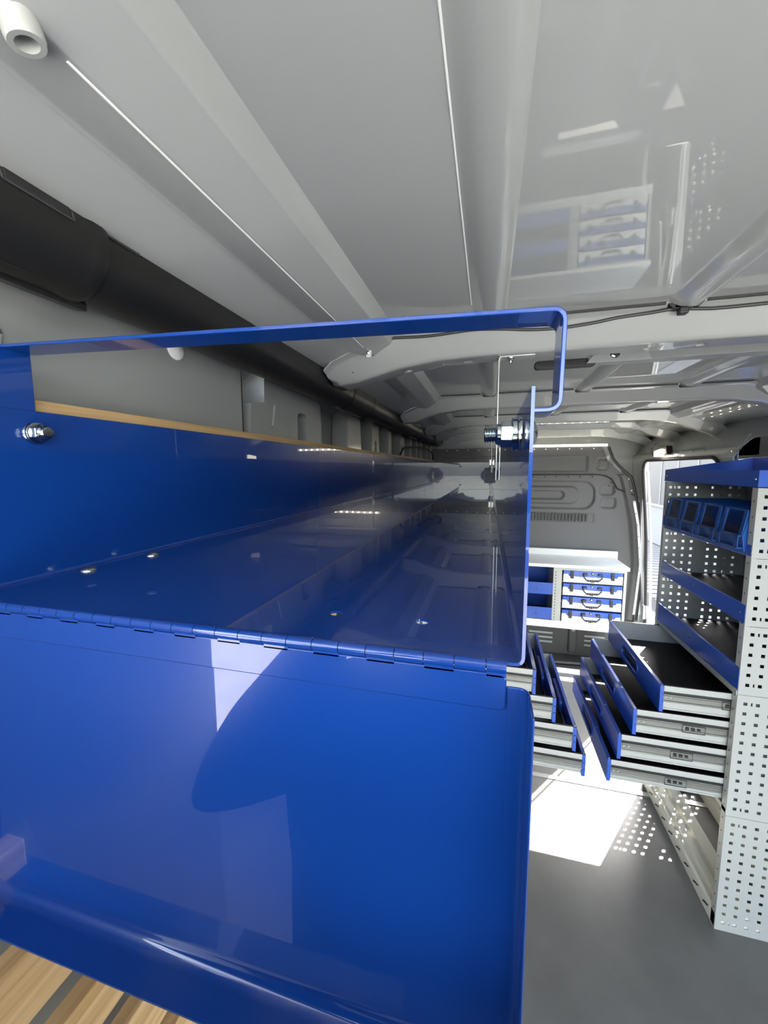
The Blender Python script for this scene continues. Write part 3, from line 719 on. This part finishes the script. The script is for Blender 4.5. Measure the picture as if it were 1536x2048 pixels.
# ---- bins on the upper shelf
for i, nm in enumerate(('next to the near perforated side panel', 'second from the near perforated side panel', 'third from the near perforated side panel', 'farthest along, by the far side panel')):
    y0 = 1.668 + .162 * i; y1 = y0 + .150; z0 = 1.4905; xf = .884; xb = 1.17
    t = thing('storage_bin', f'blue plastic storage bin on the upper shelf, {nm}', 'bin', group='blue bins on the upper shelf')
    zt, zs_ = z0 + .152, z0 + .068
    g = G(); th = .004
    g.box(xf + .012, xb, y0, y1, z0, z0 + th); g.box(xb - th, xb, y0, y1, z0, zt)
    for ya in (y0, y1 - th):
        g.prism([(xf + .006, z0), (xb, z0), (xb, zt), (xf + .022, zt), (xf + .014, zs_ + .05), (xf - .002, zs_ - .012)], 'y', ya, ya + th)
    b = g.build('bin_body', BINBLUE, t, bevel=.0008)
    g = G(); g.prism([(xf + .006, z0), (xf + .01, z0), (xf + .002, zs_ - .012), (xf - .002, zs_ - .012)], 'y', y0 + th, y1 - th); g.build('front_wall', BINBLUE, t)
    g = G(); g.box(xf - .012, xf + .012, y0 + .006, y1 - .006, zs_ - .014, zs_ - .008); g.prism([(xf - .012, z0 + .012), (xf - .009, z0 + .012), (xf - .009, zs_ - .008), (xf - .012, zs_ - .008)], 'y', y0 + .006, y0 + .03)
    g.box(xf - .012, xf - .009, y1 - .03, y1 - .006, z0 + .012, zs_ - .008); g.box(xf - .012, xf + .006, y0 + .006, y1 - .006, z0 + .010, z0 + .016)
    g.build('label_holder', BINBLUE, t, bevel=.001)
    g = G(); g.prism([(xf - .000, zs_ - .008), (xf + .002, zs_ - .008), (xf + .016, zt - .006), (xf + .014, zt - .006)], 'y', y0 + .016, y1 - .016); g.build('clear_window', GLASS, t)
    g = G()
    for ya in (y0 + .004, y1 - .024): g.prism([(xf - .003, zs_ - .01), (xf + .004, zs_ - .01), (xf + .019, zt), (xf + .011, zt)], 'y', ya, ya + .020)
    g.box(xf + .011, xf + .019, y0 + .004, y1 - .004, zt - .006, zt); g.build('window_frame', BINBLUE, t, bevel=.001)
cb = thing('cardboard_box', 'small tan cardboard box at the back of the upper shelf, behind the bins', 'box')
G().box(1.185, 1.262, 2.02, 2.20, 1.4905, 1.695).build('carton', CARD, cb, bevel=.002)
G().box(1.184, 1.186, 2.08, 2.12, 1.4905, 1.696).build('tape_strip', mat('clear_tape', (.55, .45, .3), .3), cb)

# ================================================================== BENCH CABINET AT THE PARTITION
bench = thing('workbench_cabinet', 'white workbench cabinet with blue shelves against the grey partition', 'cabinet')
BY = 3.466
G().box(-.40, 1.108, BY - .012, 3.84, .972, 1.0).build('worktop', WHITE, bench, bevel=.003)
G().box(-.40, 1.128, 3.845, 3.872, .972, 1.055).build('backsplash', WHITE, bench, bevel=.002)
def upright(x0, x1):
    o = G().box(x0, x1, BY, 3.84, .45, .971).build('side_upright', PANEL, bench, bevel=.001)
    return o
upright(.545, .592); upright(1.072, 1.092); upright(-.40, -.38)
g = G()
for k in range(18): g.box(.561, .568, BY - .001, BY + .002, .485 + .026 * k, .493 + .026 * k)
g.build('upright_holes', BLACK, bench, kind='stuff')
G().box(-.40, 1.092, BY - .002, 3.84, .45, .512).build('plinth', WHITE, bench, bevel=.001)
G().box(.592, 1.072, 3.82, 3.84, .512, .971).build('back_panel', PANEL, bench)
G().box(.592, .612, BY + .001, BY + .02, .512, .968).build('case_frame', PANEL, bench); G().box(.612, 1.072, BY + .001, BY + .02, .952, .968).build('case_frame', PANEL, bench)
G().box(-.38, .545, 3.80, 3.82, .512, .971).build('shelf_back', BLUE2, bench)
for z0, z1 in ((.735, .835), (.52, .62)):
    s = G().box(-.38, .545, BY + .004, 3.80, z0, z0 + .004).build('shelf', PANEL, bench)
    G().box(-.38, .545, BY - .001, BY + .002, z0, z1).build('shelf_lip', BLUE2, s, bevel=.001)
    G().box(-.38, .545, BY + .004, 3.79, z0 + .004, z0 + .008).build('shelf_mat', MAT, s)
    for x in (.30, .42): G().box(x - .003, x + .003, BY - .003, BY, z0 + .03, z0 + .055).build('lip_tab', DARKGREY, s)
for k in range(3):
    zz = .5215 + .111 * (k + 1) - .0045
    G().box(.592, 1.072, BY + .004, 3.82, zz, zz + .002).build('case_runner', PANEL, bench)
for x in (-.39, 1.06): G().box(x, x + .03, 3.6, 3.83, 0, .45).build('leg', PANEL, bench)
wlab = ('topmost of the four', 'second from the top', 'third from the top', 'lowest of the four')
for i in range(4):
    z0 = .855 - .111 * i - (.0015 if i < 3 else .003) + .0005; z1 = z0 + .098
    x0, x1 = .622, 1.064; y0 = BY - .002
    z0 = (.5215 + .111 * (3 - i) - .0025 + .0005) if i < 3 else .5125; z1 = z0 + .100
    t = thing('tool_case', f'blue and white tool case with a grey handle in the cabinet, {wlab[i]}', 'case', group='tool cases in the cabinet')
    zm = z0 + .052
    G().box(x0, x1, y0, y0 + .33, z0, zm).build('case_base', WHITE, t, bevel=.003)
    lid = G().box(x0, x1, y0, y0 + .33, zm + .0005, z1).build('case_lid', BLUE2, t, bevel=.003)
    for xa, xb in ((x0 + .001, x0 + .045), (x1 - .045, x1 - .001)):
        G().prism([(xa, zm - .001), (xb, zm - .001), (xb - (.012 if xa < .8 else 0), zm + .018), (xa + (.012 if xa > .8 else 0), zm + .018)], 'y', y0 - .002, y0 + .001).build('corner_panel', WHITE, t)
    xm = (x0 + x1) / 2
    for xa in (x0 + .055, x1 - .085):
        lt = G().box(xa, xa + .024, y0 - .009, y0 + .001, zm - .018, z1 - .006).build('latch', DARKGREY, t, bevel=.002)
        for q in range(3): G().box(xa + .003, xa + .021, y0 - .0105, y0 - .008, zm - .010 + .015 * q, zm - .004 + .015 * q).build('latch_ridge', BLACK, lt)
    hp = [(xm - .068, z1 - .020), (xm - .045, z1 - .018), (xm - .068, z1 - .026), (xm - .066, zm - .002), (xm - .044, zm - .026), (xm + .044, zm - .026), (xm + .066, zm - .002), (xm + .068, z1 - .026), (xm + .045, z1 - .018), (xm + .068, z1 - .020)]
    hd = G().tube([(x, y0 - .016, z) for x, z in hp[2:-2]], .0055, 8).build('handle', DARKGREY, t, smooth=True)
    for s in (-1, 1): G().box(xm + s * .056 - .016, xm + s * .056 + .016, y0 - .018, y0 + .001, z1 - .032, z1 - .016).build('handle_mount', DARKGREY, t, bevel=.003)
    for q in range(5): G().box(xm - .04 + .017 * q, xm - .030 + .017 * q, y0 - .023, y0 - .010, zm - .033, zm - .020).build('grip_ridge', BLACK, hd)
    G().box(xm - .011, xm + .011, y0 - .004, y0 + .001, z1 - .026, z1 - .008).build('lock_plate', BLACK, t, bevel=.003)
    G().box(xm - .006, xm + .006, y0 - .006, y0 - .003, z1 - .021, z1 - .012).build('lock_button', WHITE, t, bevel=.002)
    G().box(xm - .014, xm + .014, y0 - .001, y0 + .001, z0 + .006, z0 + .012).build('label_mark', DARKGREY, t)

# ================================================================== THE PERSON HOLDING THE LENS (seen mirrored in the blue flap)
def skin(name, m, verts, edges, radii, root, parent=None, sub=2):
    me = bpy.data.meshes.new(name); me.from_pydata(verts, edges, []); me.materials.append(m)
    o = bpy.data.objects.new(name, me); COL.objects.link(o)
    if parent: o.parent = parent
    md = o.modifiers.new('skin', 'SKIN'); md.use_smooth_shade = True
    lay = me.skin_vertices[0].data if me.skin_vertices else None
    if lay is None:
        bm = bmesh.new(); bm.from_mesh(me); bm.verts.layers.skin.verify(); bm.to_mesh(me); bm.free(); lay = me.skin_vertices[0].data
    for i, r in enumerate(radii):
        lay[i].radius = (r, r) if not isinstance(r, tuple) else r; lay[i].use_root = (i == root)
    s = o.modifiers.new('sub', 'SUBSURF'); s.levels = sub; s.render_levels = sub
    return o
PXc, PYc, FZ = -.04, -.005, .0
person = thing('person', 'person in dark clothes holding up a phone, mirrored in the blue flap', 'person')
P = lambda x, y, z: (PXc + x, PYc + y, FZ + z)
V = [P(0, 0, .95), P(0, .015, 1.08), P(0, .005, 1.24), P(0, -.03, 1.385), P(.02, -.08, 1.47), P(.03, -.12, 1.54),          # pelvis .. head base
     P(-.20, -.03, 1.41), P(.20, -.03, 1.41), P(-.40, .0, 1.27), P(.40, .03, 1.27), P(-.09, -.05, 1.66), P(.16, -.04, 1.66),  # shoulders, elbows, wrists
     P(-.10, 0, .88), P(.10, 0, .88), P(-.11, .02, .50), P(.11, .02, .50), P(-.12, -.02, .09), P(.12, -.02, .09), P(-.13, .13, .04), P(.13, .13, .04)]
E_ = [(0, 1), (1, 2), (2, 3), (3, 4), (4, 5), (3, 6), (3, 7), (6, 8), (7, 9), (8, 10), (9, 11), (0, 12), (0, 13), (12, 14), (13, 15), (14, 16), (15, 17), (16, 18), (17, 19)]
rad = [(.25, .13), (.245, .13), (.25, .13), (.20, .105), .06, .055, .085, .085, .06, .06, .036, .036, .13, .13, .065, .065, .045, .045, .04, .04]
body_ = skin('body', CLOTH, V, E_, rad, 0, person)
HX, HY, HZ = .02, -.15, 0.0
Q = lambda x, y, z: P(HX + x, HY + y, z)
hd = G().lathe([(.02, 0), (.055, .02), (.068, .06), (.074, .11), (.076, .15), (.066, .19), (.04, .215), (.005, .225)], Q(0, 0, 1.525), (0, .05, 1), 24).build('head', SKIN, person, smooth=True)
G().lathe([(.079, 0), (.082, .04), (.072, .09), (.045, .115), (.004, .125)], Q(0, -.02, 1.635), (0, -.2, 1), 24).build('hair', HAIR, person, smooth=True)
G().lathe([(.012, 0), (.009, .012), (.002, .02)], Q(0, .068, 1.62), (0, 1, -.3), 10).build('nose', SKIN, hd, smooth=True)
for q in (-1, 1):
    G().lathe([(.009, 0), (.008, .004), (.001, .006)], Q(q * .03, .068, 1.65), (0, 1, 0), 10).build('eye', WHITE, hd, smooth=True)
    G().lathe([(.02, 0), (.024, .006), (.004, .012)], Q(q * .076, 0, 1.64), (q, 0, 0), 10).build('ear', SKIN, hd, smooth=True)
mx_, my_, mz_ = Q(0, .07, 1.58)
G().box(mx_ - .022, mx_ + .022, my_ - .006, my_, mz_ - .005, mz_ + .005).build('mouth', mat('lips', (.4, .14, .12), .5), hd, bevel=.002)
for s, wv in ((-1, V[10]), (1, V[11])):
    wv = Vector(wv); tgt = Vector((s * .078, -.028, H - .02))
    q = wv.lerp(tgt, .55)
    hv = [tuple(wv), tuple(wv.lerp(tgt, .3)), tuple(q)]; he = [(0, 1), (1, 2)]; hr = [.028, .034, .030]
    for k in range(4):
        b = len(hv); base = q + Vector((0, 0, .025 - .02 * k))
        hv += [tuple(base), tuple(base + Vector((-s * .004, .028, .012 - .004 * k))), tuple(base + Vector((-s * .024, .034, .010 - .004 * k)))]
        he += [(2, b), (b, b + 1), (b + 1, b + 2)]; hr += [.010, .009, .007]
    b = len(hv); hv += [tuple(q + Vector((-s * .018, -.012, -.012))), tuple(q + Vector((-s * .04, -.006, .004)))]; he += [(1, b), (b, b + 1)]; hr += [.011, .009]
    skin('hand', SKIN, hv, he, hr, 0, person)
ph = thing('phone', 'black phone held up by the person in dark clothes', 'phone')
G().prism(rrect(-.078, .078, H - .055, H + .020, .010), 'y', -.034, -.026).build('phone_body', BLACK, ph, bevel=.0015)
g = G()
for x in (-.02, .0, .02): g.lathe([(.007, 0), (.007, .0015)], (x, -.026, H - .005), (0, 1, 0), 14)
g.build('phone_lenses', DARKGREY, ph)
